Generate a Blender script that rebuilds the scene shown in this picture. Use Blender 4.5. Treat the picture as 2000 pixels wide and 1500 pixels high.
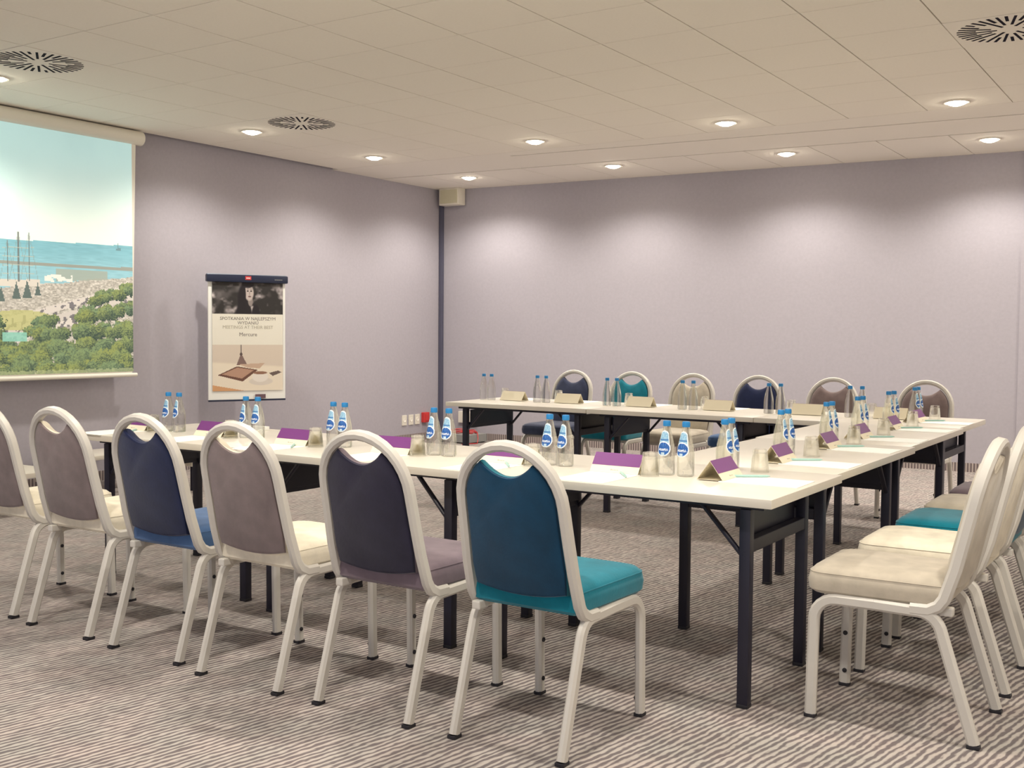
import bpy, bmesh, math, random
import numpy as np
from mathutils import Vector, Matrix

random.seed(7); np.random.seed(7)
for o in list(bpy.data.objects): bpy.data.objects.remove(o, do_unlink=True)
SC = bpy.context.scene
COL = SC.collection
R = math.radians

# ------------------------------------------------------------------ camera
H = 1.30
F_PX, YAW, PITCH, ROLL = 2135.0, R(33.13), R(2.72), R(0.45)
cf = Vector((-math.sin(YAW)*math.cos(PITCH), math.cos(YAW)*math.cos(PITCH), -math.sin(PITCH)))
cr0 = Vector((math.cos(YAW), math.sin(YAW), 0)); cu0 = cr0.cross(cf)
cr = cr0*math.cos(ROLL) + cu0*math.sin(ROLL); cu = cu0*math.cos(ROLL) - cr0*math.sin(ROLL)
cam_d = bpy.data.cameras.new('camera'); cam = bpy.data.objects.new('camera', cam_d); COL.objects.link(cam)
cam.matrix_world = Matrix(((cr.x, cu.x, -cf.x, 0), (cr.y, cu.y, -cf.y, 0), (cr.z, cu.z, -cf.z, H), (0, 0, 0, 1)))
cam_d.sensor_width = 36.0; cam_d.lens = F_PX/2000*36.0; cam_d.clip_start = 0.05; cam_d.clip_end = 100
SC.camera = cam

# ------------------------------------------------------------------ world, view
SPOT_W = 64.0            # each recessed downlight
SKY = 1.5                # fill daylight for the window added at the photographer's back
w = bpy.data.worlds.new('world'); SC.world = w; w.use_nodes = True
w.node_tree.nodes['Background'].inputs[0].default_value = (0.80, 0.84, 1.0, 1)
w.node_tree.nodes['Background'].inputs[1].default_value = SKY
SC.view_settings.view_transform = 'Standard'; SC.view_settings.look = 'None'
SC.view_settings.gamma = 1.0; SC.view_settings.use_curve_mapping = False
SC.view_settings.exposure = 0.48

# ------------------------------------------------------------------ helpers
def lin(c):
    out = []
    for v in c:
        v = v/255.0
        out.append(v/12.92 if v <= 0.04045 else ((v+0.055)/1.055)**2.4)
    return tuple(out)

MATS = {}
def mat(name, rgb, rough=0.6, metal=0.0, noise=None, bump=None, emit=None, spec=0.5, sheen=0.0):
    """rgb in 0-255 sRGB; noise=(scale, amount) colour mottling; bump=(scale, strength)"""
    m = bpy.data.materials.new(name); m.use_nodes = True; MATS[name] = m
    nt = m.node_tree; b = nt.nodes['Principled BSDF']; c = lin(rgb)
    b.inputs['Base Color'].default_value = (*c, 1); b.inputs['Roughness'].default_value = rough
    b.inputs['Metallic'].default_value = metal; b.inputs['Specular IOR Level'].default_value = spec
    if sheen: b.inputs['Sheen Weight'].default_value = sheen
    if noise or bump:
        tc = nt.nodes.new('ShaderNodeTexCoord')
    if noise:
        n = nt.nodes.new('ShaderNodeTexNoise'); n.inputs['Scale'].default_value = noise[0]; n.inputs['Detail'].default_value = 4
        r = nt.nodes.new('ShaderNodeValToRGB')
        r.color_ramp.elements[0].position = 0.3; r.color_ramp.elements[1].position = 0.7
        r.color_ramp.elements[0].color = (*[v*(1-noise[1]) for v in c], 1); r.color_ramp.elements[1].color = (*[min(1, v*(1+noise[1])) for v in c], 1)
        nt.links.new(tc.outputs['Object'], n.inputs['Vector']); nt.links.new(n.outputs['Fac'], r.inputs['Fac']); nt.links.new(r.outputs['Color'], b.inputs['Base Color'])
    if bump:
        n2 = nt.nodes.new('ShaderNodeTexNoise'); n2.inputs['Scale'].default_value = bump[0]; n2.inputs['Detail'].default_value = 3
        bp = nt.nodes.new('ShaderNodeBump'); bp.inputs['Strength'].default_value = bump[1]; bp.inputs['Distance'].default_value = 0.002
        nt.links.new(tc.outputs['Object'], n2.inputs['Vector']); nt.links.new(n2.outputs['Fac'], bp.inputs['Height']); nt.links.new(bp.outputs['Normal'], b.inputs['Normal'])
    if emit:
        b.inputs['Emission Color'].default_value = (*lin(emit[0]), 1); b.inputs['Emission Strength'].default_value = emit[1]
    return m

def glass_mat(name, tint, ior, clear):
    m = bpy.data.materials.new(name); m.use_nodes = True; nt = m.node_tree
    for n in list(nt.nodes): nt.nodes.remove(n)
    out = nt.nodes.new('ShaderNodeOutputMaterial'); mix = nt.nodes.new('ShaderNodeMixShader')
    g = nt.nodes.new('ShaderNodeBsdfGlass'); g.inputs['IOR'].default_value = ior; g.inputs['Roughness'].default_value = 0.0; g.inputs['Color'].default_value = (*tint, 1)
    t = nt.nodes.new('ShaderNodeBsdfTransparent'); t.inputs['Color'].default_value = (*tint, 1)
    mix.inputs[0].default_value = clear
    nt.links.new(g.outputs[0], mix.inputs[1]); nt.links.new(t.outputs[0], mix.inputs[2]); nt.links.new(mix.outputs[0], out.inputs['Surface'])
    return m

def print_mat(name, emit=0.0, rough=0.6):
    """flat print: colours stored on the faces of the sheet"""
    m = bpy.data.materials.new(name); m.use_nodes = True; nt = m.node_tree; b = nt.nodes['Principled BSDF']
    a = nt.nodes.new('ShaderNodeAttribute'); a.attribute_name = 'print'
    nt.links.new(a.outputs['Color'], b.inputs['Base Color']); b.inputs['Roughness'].default_value = rough
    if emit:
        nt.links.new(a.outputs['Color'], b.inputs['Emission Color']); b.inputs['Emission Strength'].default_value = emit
    return m

class MB:
    """collects geometry, builds one mesh object"""
    def __init__(s): s.v = []; s.f = []
    def add(s, vs, fs):
        k = len(s.v); s.v += [tuple(p) for p in vs]; s.f += [tuple(i+k for i in f) for f in fs]; return s
    def box(s, x0, x1, y0, y1, z0, z1):
        return s.add([(x0,y0,z0),(x1,y0,z0),(x1,y1,z0),(x0,y1,z0),(x0,y0,z1),(x1,y0,z1),(x1,y1,z1),(x0,y1,z1)],
                     [(0,3,2,1),(4,5,6,7),(0,1,5,4),(1,2,6,5),(2,3,7,6),(3,0,4,7)])
    def bbox(s, x0, x1, y0, y1, z0, z1, b):
        """box with chamfered edges"""
        bm = bmesh.new(); bmesh.ops.create_cube(bm, size=1)
        for v in bm.verts:
            v.co = ((x0+x1)/2+v.co.x*(x1-x0), (y0+y1)/2+v.co.y*(y1-y0), (z0+z1)/2+v.co.z*(z1-z0))
        bmesh.ops.bevel(bm, geom=bm.edges[:], offset=b, segments=2, affect='EDGES', profile=0.6)
        bm.verts.index_update(); s.add([v.co[:] for v in bm.verts], [tuple(v.index for v in f.verts) for f in bm.faces]); bm.free(); return s
    def prism(s, poly, axis, a, b):
        """extrude a 2D polygon; axis 'x': poly=(y,z), 'y': (x,z), 'z': (x,y)"""
        def P(p, t): return {'x': (t, p[0], p[1]), 'y': (p[0], t, p[1]), 'z': (p[0], p[1], t)}[axis]
        n = len(poly); vs = [P(p, a) for p in poly] + [P(p, b) for p in poly]
        fs = [tuple(range(n))[::-1], tuple(range(n, 2*n))] + [(i, (i+1) % n, n+(i+1) % n, n+i) for i in range(n)]
        return s.add(vs, fs)
    def lathe(s, prof, seg=20, cx=0, cy=0, cap=True):
        vs = []; fs = []
        for r, z in prof:
            for k in range(seg):
                a = 2*math.pi*k/seg; vs.append((cx+r*math.cos(a), cy+r*math.sin(a), z))
        for i in range(len(prof)-1):
            for k in range(seg):
                k2 = (k+1) % seg; fs.append((i*seg+k, i*seg+k2, (i+1)*seg+k2, (i+1)*seg+k))
        if cap:
            fs.append(tuple(range(seg))[::-1]); n = len(prof)-1; fs.append(tuple(n*seg+k for k in range(seg)))
        return s.add(vs, fs)
    def sweep(s, path, normals, wn, wb, ch=0.28):
        """tube of rounded rectangular section: wn along the given normal, wb across"""
        a, b = wn/2, wb/2; c = min(a, b)*2*ch
        sec = [(a-c,-b),(a,-b+c),(a,b-c),(a-c,b),(-a+c,b),(-a,b-c),(-a,-b+c),(-a+c,-b)]
        m = len(sec); vs = []; n = len(path); path = [Vector(p) for p in path]
        for i in range(n):
            t = (path[min(i+1, n-1)]-path[max(i-1, 0)]).normalized()
            nn = Vector(normals[i]); nn = (nn - t*nn.dot(t)).normalized(); bb = t.cross(nn)
            for u, v in sec: vs.append(path[i]+nn*u+bb*v)
        fs = [(i*m+k, i*m+(k+1) % m, (i+1)*m+(k+1) % m, (i+1)*m+k) for i in range(n-1) for k in range(m)]
        fs += [tuple(range(m))[::-1], tuple((n-1)*m+k for k in range(m))]
        return s.add(vs, fs)
    def tube(s, path, r, seg=8):
        path = [Vector(p) for p in path]; n = len(path); vs = []; ref = Vector((0.13, 0.21, 0.97))
        for i in range(n):
            t = (path[min(i+1, n-1)]-path[max(i-1, 0)]).normalized()
            a = t.cross(ref)
            if a.length < 1e-3: a = t.cross(Vector((1, 0, 0)))
            a.normalize(); b = t.cross(a)
            for k in range(seg):
                q = 2*math.pi*k/seg; vs.append(path[i]+a*r*math.cos(q)+b*r*math.sin(q))
        fs = [(i*seg+k, i*seg+(k+1) % seg, (i+1)*seg+(k+1) % seg, (i+1)*seg+k) for i in range(n-1) for k in range(seg)]
        fs += [tuple(range(seg))[::-1], tuple((n-1)*seg+k for k in range(seg))]
        return s.add(vs, fs)
    def mesh(s, name, m, smooth=False):
        me = bpy.data.meshes.new(name); me.from_pydata([tuple(v) for v in s.v], [], s.f); me.materials.append(m)
        bm = bmesh.new(); bm.from_mesh(me); bmesh.ops.recalc_face_normals(bm, faces=bm.faces)
        if smooth:
            for f in bm.faces: f.smooth = True
            for e in bm.edges:
                if len(e.link_faces) == 2 and e.calc_face_angle(0) > R(38): e.smooth = False
        bm.to_mesh(me); bm.free()
        return me
    def build(s, name, m, parent=None, smooth=False):
        return link(name, s.mesh(name, m, smooth), parent)

def link(name, data, parent=None):
    o = bpy.data.objects.new(name, data); COL.objects.link(o)
    if parent is not None: o.parent = parent
    return o
def empty(name, loc=(0,0,0), rz=0.0):
    o = bpy.data.objects.new(name, None); o.empty_display_size = 0.1; COL.objects.link(o)
    o.location = loc; o.rotation_euler = (0, 0, rz); return o
def tag(o, label=None, cat=None, group=None, kind=None):
    if label: o['label'] = label
    if cat: o['category'] = cat
    if group: o['group'] = group
    if kind: o['kind'] = kind
    return o
KIDS = {}
def copy_tree(o, parent=None):
    c = o.copy(); COL.objects.link(c)
    if parent is not None: c.parent = parent
    for ch in [x for x in o.children]: copy_tree(ch, c)
    return c
ORD = ['first', 'second', 'third', 'fourth', 'fifth', 'sixth', 'seventh', 'eighth', 'ninth', 'tenth']

def sheet_print(name, w, h, nx, ny, paint, m, thick=0.0015):
    """flat printed sheet in local x (width, 0..w), z (height, 0..h), facing -y; paint(U,V)->rgb arrays 0-255 (V up)"""
    us = np.linspace(0, 1, nx+1); vs = np.linspace(0, 1, ny+1)
    UU, VV = np.meshgrid(us, vs)
    verts = np.stack([UU.ravel()*w, np.zeros(UU.size), VV.ravel()*h], 1)
    idx = np.arange((nx+1)*(ny+1)).reshape(ny+1, nx+1)
    quads = np.stack([idx[:-1,:-1].ravel(), idx[:-1,1:].ravel(), idx[1:,1:].ravel(), idx[1:,:-1].ravel()], 1)
    uc, vc = np.meshgrid((us[:-1]+us[1:])/2, (vs[:-1]+vs[1:])/2)
    rgb = np.clip(paint(uc, vc), 0, 255)/255.0
    rgb = np.where(rgb <= 0.04045, rgb/12.92, ((rgb+0.055)/1.055)**2.4).reshape(-1, 3)
    # back face and rim give the sheet its thickness
    k = len(verts); verts = np.vstack([verts, [(0,thick,0),(w,thick,0),(w,thick,h),(0,thick,h)]])
    c0, c1, c2, c3 = idx[0,0], idx[0,nx], idx[ny,nx], idx[ny,0]
    extra = [(k+1,k,k+3,k+2), (c0,k,k+1,c1), (c1,k+1,k+2,c2), (c2,k+2,k+3,c3), (c3,k+3,k,c0)]
    me = bpy.data.meshes.new(name); me.from_pydata(verts.tolist(), [], quads.tolist()+[tuple(int(i) for i in e) for e in extra]); me.materials.append(m)
    col = np.ones((len(quads)+5, 4)); col[:len(quads), :3] = rgb; col[len(quads):, :3] = 0.8
    a = me.attributes.new('print', 'FLOAT_COLOR', 'FACE'); a.data.foreach_set('color', col.ravel().astype(np.float32))
    return me

def vnoise(U, V, s, seed):
    rs = np.random.RandomState(seed); g = rs.rand(260, 260); x = U*s; y = V*s
    xi = np.floor(x).astype(int); yi = np.floor(y).astype(int); fx = x-xi; fy = y-yi
    fx = fx*fx*(3-2*fx); fy = fy*fy*(3-2*fy); q = lambda a, b: g[a % 260, b % 260]
    return (q(xi,yi)*(1-fx)+q(xi+1,yi)*fx)*(1-fy)+(q(xi,yi+1)*(1-fx)+q(xi+1,yi+1)*fx)*fy
def fbm(U, V, s, seed): return (vnoise(U,V,s,seed)+0.5*vnoise(U,V,2*s,seed+1)+0.25*vnoise(U,V,4*s,seed+2))/1.75
def blend(img, mask, c):
    mask = np.clip(mask, 0, 1)[..., None]; return img*(1-mask)+np.array(c, float)*mask if np.ndim(c) == 1 else img*(1-mask)+c*mask
def sstep(a, b, x): t = np.clip((x-a)/(b-a), 0, 1); return t*t*(3-2*t)

def text_mesh(name, body, size, m, align='CENTER'):
    cu_ = bpy.data.curves.new(name, 'FONT'); cu_.body = body; cu_.size = size; cu_.align_x = align; cu_.resolution_u = 2; cu_.extrude = 0.0003
    to = bpy.data.objects.new(name, cu_); COL.objects.link(to)
    dg = bpy.context.evaluated_depsgraph_get(); me = bpy.data.meshes.new_from_object(to.evaluated_get(dg))
    bpy.data.objects.remove(to); me.materials.clear(); me.materials.append(m); me.name = name
    return me

# ------------------------------------------------------------------ materials
M_wall = mat('wall_fabric', (173, 168, 176), 0.85, noise=(35, 0.03), bump=(260, 0.25), spec=0.2)
M_ceil = mat('ceiling_tile', (246, 240, 228), 0.9, noise=(60, 0.012), spec=0.1)
M_ceilgap = mat('ceiling_gap', (120, 110, 100), 0.9, spec=0.1)
M_plaster = mat('plaster', (245, 239, 228), 0.9, spec=0.1)
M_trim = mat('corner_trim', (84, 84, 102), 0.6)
M_white = mat('white_plastic', (232, 226, 212), 0.45)
M_screenfab = mat('screen_white', (238, 234, 222), 0.7)
M_lam = mat('white_laminate', (219, 212, 198), 0.32, noise=(9, 0.02))
M_steel = mat('black_steel', (26, 25, 42), 0.42, spec=0.5)
M_frame = mat('chair_paint', (204, 199, 190), 0.42, spec=0.5, bump=(400, 0.05))
M_foot = mat('black_rubber', (32, 30, 36), 0.6)
M_cap = mat('bottle_cap', (38, 128, 190), 0.35)
M_bottle = glass_mat('bottle_glass', (0.985, 0.988, 0.96), 1.33, 0.58)
M_glass = glass_mat('tumbler_glass', (0.985, 0.985, 0.97), 1.40, 0.6)
M_paper = mat('paper', (248, 248, 242), 0.75)
M_pen = mat('pen_mint', (166, 204, 194), 0.35)
M_cream = mat('card_cream', (236, 226, 200), 0.7)
M_purple = mat('card_purple', (116, 52, 122), 0.38)
M_ink = mat('ink_grey', (120, 112, 110), 0.7)
M_ink2 = mat('ink_light', (176, 170, 152), 0.7)
M_navyplastic = mat('navy_plastic', (34, 42, 66), 0.35)
M_red = mat('red_plastic', (205, 60, 60), 0.45)
M_grey = mat('grey_metal', (140, 140, 138), 0.5)
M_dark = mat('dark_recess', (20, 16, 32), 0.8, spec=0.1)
M_label = print_mat('label_print', 0.0, 0.4)
M_screen = print_mat('projected_picture', 0.30, 0.8)  # projector light put in as a glow of the picture itself
M_poster = print_mat('poster_print', 0.0, 0.5)

def carpet():
    m = bpy.data.materials.new('carpet'); m.use_nodes = True; nt = m.node_tree; b = nt.nodes['Principled BSDF']; N = nt.nodes.new; L = nt.links.new
    tc = N('ShaderNodeTexCoord'); mp = N('ShaderNodeMapping'); mp.inputs['Rotation'].default_value = (0, 0, R(10)); L(tc.outputs['Object'], mp.inputs['Vector'])
    sp = N('ShaderNodeSeparateXYZ'); L(mp.outputs['Vector'], sp.inputs['Vector'])
    st = N('ShaderNodeMapping'); st.inputs['Scale'].default_value = (26, 7, 1); L(mp.outputs['Vector'], st.inputs['Vector'])
    n = N('ShaderNodeTexNoise'); n.inputs['Scale'].default_value = 1.0; n.inputs['Detail'].default_value = 2; L(st.outputs['Vector'], n.inputs['Vector'])
    ma = N('ShaderNodeMath'); ma.operation = 'MULTIPLY_ADD'; ma.inputs[1].default_value = 0.026; L(n.outputs['Fac'], ma.inputs[0]); L(sp.outputs['X'], ma.inputs[2])
    s3 = N('ShaderNodeMapping'); s3.inputs['Scale'].default_value = (70, 24, 1); L(mp.outputs['Vector'], s3.inputs['Vector'])
    n3 = N('ShaderNodeTexNoise'); n3.inputs['Scale'].default_value = 1.0; n3.inputs['Detail'].default_value = 1; L(s3.outputs['Vector'], n3.inputs['Vector'])
    mb = N('ShaderNodeMath'); mb.operation = 'MULTIPLY_ADD'; mb.inputs[1].default_value = 0.014; L(n3.outputs['Fac'], mb.inputs[0]); L(ma.outputs[0], mb.inputs[2])
    mu = N('ShaderNodeMath'); mu.operation = 'MULTIPLY'; mu.inputs[1].default_value = 2*math.pi/0.0245; L(mb.outputs[0], mu.inputs[0])
    si = N('ShaderNodeMath'); si.operation = 'SINE'; L(mu.outputs[0], si.inputs[0])
    rp = N('ShaderNodeValToRGB'); mr = N('ShaderNodeMapRange'); mr.inputs['From Min'].default_value = -1; L(si.outputs[0], mr.inputs['Value']); L(mr.outputs[0], rp.inputs['Fac'])
    rp.color_ramp.elements[0].position = 0.25; rp.color_ramp.elements[0].color = (*lin((120, 112, 113)), 1)
    rp.color_ramp.elements[1].position = 0.8; rp.color_ramp.elements[1].color = (*lin((190, 182, 176)), 1)
    n2 = N('ShaderNodeTexNoise'); n2.inputs['Scale'].default_value = 5; n2.inputs['Detail'].default_value = 5; L(tc.outputs['Object'], n2.inputs['Vector'])
    r2 = N('ShaderNodeValToRGB'); r2.color_ramp.elements[0].position = 0.35; r2.color_ramp.elements[0].color = (0.86, 0.88, 0.86, 1); r2.color_ramp.elements[1].position = 0.68; r2.color_ramp.elements[1].color = (1, 0.95, 0.93, 1)
    L(n2.outputs['Fac'], r2.inputs['Fac'])
    mx = N('ShaderNodeMix'); mx.data_type = 'RGBA'; mx.blend_type = 'MULTIPLY'; mx.inputs[0].default_value = 1; L(rp.outputs['Color'], mx.inputs[6]); L(r2.outputs['Color'], mx.inputs[7])
    L(mx.outputs[2], b.inputs['Base Color']); b.inputs['Roughness'].default_value = 0.95; b.inputs['Specular IOR Level'].default_value = 0.1
    bp = N('ShaderNodeBump'); bp.inputs['Strength'].default_value = 0.35; bp.inputs['Distance'].default_value = 0.004; L(mr.outputs[0], bp.inputs['Height']); L(bp.outputs['Normal'], b.inputs['Normal'])
    return m
M_carpet = carpet()
def fringe():
    m = bpy.data.materials.new('carpet_skirting'); m.use_nodes = True; nt = m.node_tree; b = nt.nodes['Principled BSDF']; N = nt.nodes.new; L = nt.links.new
    tc = N('ShaderNodeTexCoord'); sp = N('ShaderNodeSeparateXYZ'); L(tc.outputs['Object'], sp.inputs['Vector'])
    ad = N('ShaderNodeMath'); ad.operation = 'ADD'; L(sp.outputs['X'], ad.inputs[0]); L(sp.outputs['Y'], ad.inputs[1])
    mu = N('ShaderNodeMath'); mu.operation = 'MULTIPLY'; mu.inputs[1].default_value = 2*math.pi/0.03; L(ad.outputs[0], mu.inputs[0])
    si = N('ShaderNodeMath'); si.operation = 'SINE'; L(mu.outputs[0], si.inputs[0])
    mr = N('ShaderNodeMapRange'); mr.inputs['From Min'].default_value = -1; L(si.outputs[0], mr.inputs['Value'])
    rp = N('ShaderNodeValToRGB'); rp.color_ramp.elements[0].position = 0.3; rp.color_ramp.elements[0].color = (*lin((104, 92, 94)), 1); rp.color_ramp.elements[1].position = 0.75; rp.color_ramp.elements[1].color = (*lin((172, 160, 154)), 1)
    L(mr.outputs[0], rp.inputs['Fac']); L(rp.outputs['Color'], b.inputs['Base Color']); b.inputs['Roughness'].default_value = 0.95
    return m
M_fringe = fringe()

# ------------------------------------------------------------------ room shell
ZC = 3.014                       # finished ceiling
XL, XR, YN = -8.05, 3.2, -3.0    # left wall, right wall, near wall (added window)
def yback(x): return 10.72 + 0.062*(x-XL)
def struct(o): return tag(o, kind='structure')
struct(MB().box(XL-0.3, XR+0.3, YN-0.3, 12.2, -0.12, 0.0).build('floor', M_carpet))
struct(MB().box(XL-0.15, XL, YN-0.15, 12.0, 0, 3.2).build('wall_left', M_wall))
struct(MB().prism([(XL, yback(XL)), (XR+0.2, yback(XR+0.2)), (XR+0.2, yback(XR)+0.25), (XL, yback(XL)+0.2)], 'z', 0, 3.2).build('wall_back', M_wall))
struct(MB().box(XR, XR+0.15, YN-0.15, 12.0, 0, 3.2).build('wall_right', M_plaster))
# wall behind the photographer, with a broad window added to let in fill light
wn = MB().box(XL, XR, YN-0.15, YN, 0, 0.85).box(XL, XR, YN-0.15, YN, 2.55, 3.2).box(XL, -6.6, YN-0.15, YN, 0.85, 2.55).box(1.9, XR, YN-0.15, YN, 0.85, 2.55)
struct(wn.build('wall_near', M_plaster))
wf = MB()
for x in (-6.6, -4.5, -2.4, -0.3, 1.84): wf.box(x, x+0.06, YN-0.10, YN-0.04, 0.85, 2.55)
wf.box(-6.6, 1.9, YN-0.10, YN-0.04, 0.85, 0.91).box(-6.6, 1.9, YN-0.10, YN-0.04, 2.49, 2.55)
struct(wf.build('added_window_1', M_white))  # unseen window frame, added along with its opening for fill light
# carpet skirting
struct(MB().box(XL, XL+0.012, YN, yback(XL)-0.01, 0, 0.085).build('baseboard_left', M_fringe))
struct(MB().prism([(XL+0.02, yback(XL+0.02)-0.012), (XR, yback(XR)-0.012), (XR, yback(XR)), (XL+0.02, yback(XL+0.02))], 'z', 0, 0.085).build('baseboard_back', M_fringe))
# dark strip down the corner
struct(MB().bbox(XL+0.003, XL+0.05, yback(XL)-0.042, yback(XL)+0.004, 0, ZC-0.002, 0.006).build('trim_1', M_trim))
# slim joint cover on the back wall near the right edge of view
xj = -1.62
struct(MB().prism([(xj, yback(xj)-0.012), (xj+0.5, yback(xj+0.5)-0.012), (xj+0.5, yback(xj+0.5)), (xj, yback(xj))], 'z', 0.0, ZC-0.004).build('trim_2', M_wall))

ceil = struct(MB().box(XL-0.1, XR+0.1, YN-0.1, 12.0, ZC+0.02, ZC+0.12).build('ceiling', M_ceilgap))
GX0, GY0, TS = -3.17, 6.396, 0.6
gx, gy = 0.0075, 0.0045
DIFF = [(-6.47, 4.296), (-6.47, 6.696), (-1.07, 6.696)]          # swirl diffusers replace these tiles
me_tile = MB().bbox(-TS/2+gx/2, TS/2-gx/2, -TS/2+gy/2, TS/2-gy/2, 0, 0.022, 0.0012).mesh('tile', M_ceil)
rest = MB()
for i in range(-8, 11):
    for j in range(-16, 4):
        cx_, cy_ = GX0+TS*(i+0.5), GY0+TS*(j+0.5)
        x0, x1 = max(cx_-TS/2, XL), min(cx_+TS/2, XR)
        if x1-x0 < 0.05: continue
        if any(abs(cx_-a) < 0.05 and abs(cy_-b) < 0.05 for a, b in DIFF): continue
        if cy_ > 2.6 and cx_ < 0.6 and x1-x0 > TS-0.01:
            t = link('tile', me_tile, ceil); t.location = (cx_, cy_, ZC)
        elif cy_ > 2.6 and cx_ < 0.6:
            MB().box(x0+gx/2, x1-gx/2, cy_-TS/2+gy/2, cy_+TS/2-gy/2, ZC, ZC+0.022).build('tile', M_ceil, ceil)
        else:
            rest.box(x0+gx/2, x1-gx/2, cy_-TS/2+gy/2, cy_+TS/2-gy/2, ZC, ZC+0.022)
tag(rest.build('tile_field', M_ceil, ceil), kind='stuff')
YT = GY0+4*TS                     # tiles stop here: plain plaster, a track slot, a panelled strip
def ys1(x): return 8.985+0.070*(x+5.87)
def ys2(x): return 9.60+0.060*(x+7.9)
xs1 = -5.9
MB().prism([(XL, YT+0.003), (XR, YT+0.003), (XR, ys1(XR)-0.022), (xs1, ys1(xs1)-0.022), (XL, ys1(XL)-0.022)], 'z', ZC, ZC+0.022).build('plaster_band', M_plaster, ceil)
MB().prism([(xs1, ys1(xs1)-0.008), (XR, ys1(XR)-0.008), (XR, ys1(XR)+0.008), (xs1, ys1(xs1)+0.008)], 'z', ZC+0.003, ZC+0.022).build('track', M_plaster, ceil)
MB().prism([(XL, ys1(XL)-0.022), (xs1, ys1(xs1)-0.022), (xs1, ys1(xs1)+0.022), (XR, ys1(XR)+0.022), (XR, ys2(XR)-0.006), (XL, ys2(XL)-0.006)], 'z', ZC, ZC+0.022).build('plaster_band', M_plaster, ceil)
x = XL
while x < XR:
    a, b = x+0.003, min(x+0.595, XR)
    MB().prism([(a, ys2(a)+0.006), (b, ys2(b)+0.006), (b, yback(b)), (a, yback(a))], 'z', ZC-0.004, ZC+0.022).build('ceiling_panel', M_plaster, ceil)
    x += 0.6

# swirl air diffusers
def diffuser(cx_, cy_, label):
    d = empty('air_diffuser', (cx_, cy_, ZC)); tag(d, label, 'air vent', 'round swirl air diffusers in the ceiling')
    MB().bbox(-0.298, 0.298, -0.298, 0.298, -0.002, 0.02, 0.0015).build('plate', M_plaster, d)
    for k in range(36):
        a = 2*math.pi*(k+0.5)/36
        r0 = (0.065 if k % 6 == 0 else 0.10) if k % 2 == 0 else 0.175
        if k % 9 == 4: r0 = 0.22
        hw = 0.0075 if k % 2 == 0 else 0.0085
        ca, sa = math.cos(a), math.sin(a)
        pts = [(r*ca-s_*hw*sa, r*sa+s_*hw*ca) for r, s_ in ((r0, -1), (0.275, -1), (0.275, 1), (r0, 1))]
        MB().prism(pts, 'z', -0.0035, -0.001).build('slot', M_dark, d)  # raised strip on the plate, the slot's inner shade put into its colour
    return d
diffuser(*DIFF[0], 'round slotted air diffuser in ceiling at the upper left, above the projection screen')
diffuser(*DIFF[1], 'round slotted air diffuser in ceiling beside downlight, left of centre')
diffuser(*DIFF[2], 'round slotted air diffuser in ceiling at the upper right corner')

# recessed downlights
M_lens = mat('lamp_lens', (255, 246, 224), 0.4, emit=((255, 244, 220), 60.0))
ring_me = MB().lathe([(0.072, -0.004), (0.075, -0.009), (0.088, -0.009), (0.094, -0.004), (0.094, 0.001)], 28, cap=False).mesh('trim_ring', M_white, True)
lens_me = MB().lathe([(0.0, -0.030), (0.03, -0.0275), (0.055, -0.019), (0.069, -0.009), (0.073, -0.004)], 28, cap=False).mesh('lens', M_lens)
sp_d = bpy.data.lights.new('downlight_spot', 'SPOT'); sp_d.energy = SPOT_W; sp_d.spot_size = R(148); sp_d.spot_blend = 0.6; sp_d.shadow_soft_size = 0.055; sp_d.color = (1.0, 0.94, 0.85)
def downlight(x, y, z, label):
    d = empty('downlight', (x, y, z)); tag(d, label, 'light', 'recessed ceiling downlights')
    link('trim_ring', ring_me, d); link('lens', lens_me, d)
    s_ = link('downlight_lamp', sp_d, d); s_.location = (0, 0, -0.05)
colx = [-7.1, -5.28, -3.50, -1.745, 0.05, 1.85]
for y, nm in ((6.74, 'second'), (8.36, 'third'), (9.97, 'farthest')):
    downlight(-7.1, y, ZC, f'bright recessed downlight, {nm} of the line along the left wall')
downlight(-7.12, 4.40, ZC, 'bright recessed downlight at the left picture edge, above the screen')
for i, (xa, ya) in enumerate([(-5.25, 8.39), (-3.46, 8.45), (-1.715, 8.57), (0.05, 8.6), (1.85, 8.6)]):
    downlight(xa, ya, ZC, f'bright recessed downlight before the ceiling track, {ORD[i]} from the left')
for i, (xa, ya) in enumerate([(-5.31, 10.0), (-3.54, 10.14), (-1.78, 10.30), (0.02, 10.4), (1.85, 10.5)]):
    downlight(xa, ya, ZC-0.004, f'bright recessed downlight in panelled strip by the far wall, {ORD[i]} from left')
for i, xa in enumerate(colx[2:]):
    downlight(xa, 3.5, ZC, f'recessed downlight above the near table row, {ORD[i]} from the left')
for i, xa in enumerate(colx[1:5]):  # added row out of view, brightens the floor towards the camera
    downlight(xa, 1.6, ZC, f'added unseen recessed downlight above the open floor behind the near chairs, {ORD[i]} from left')


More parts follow.
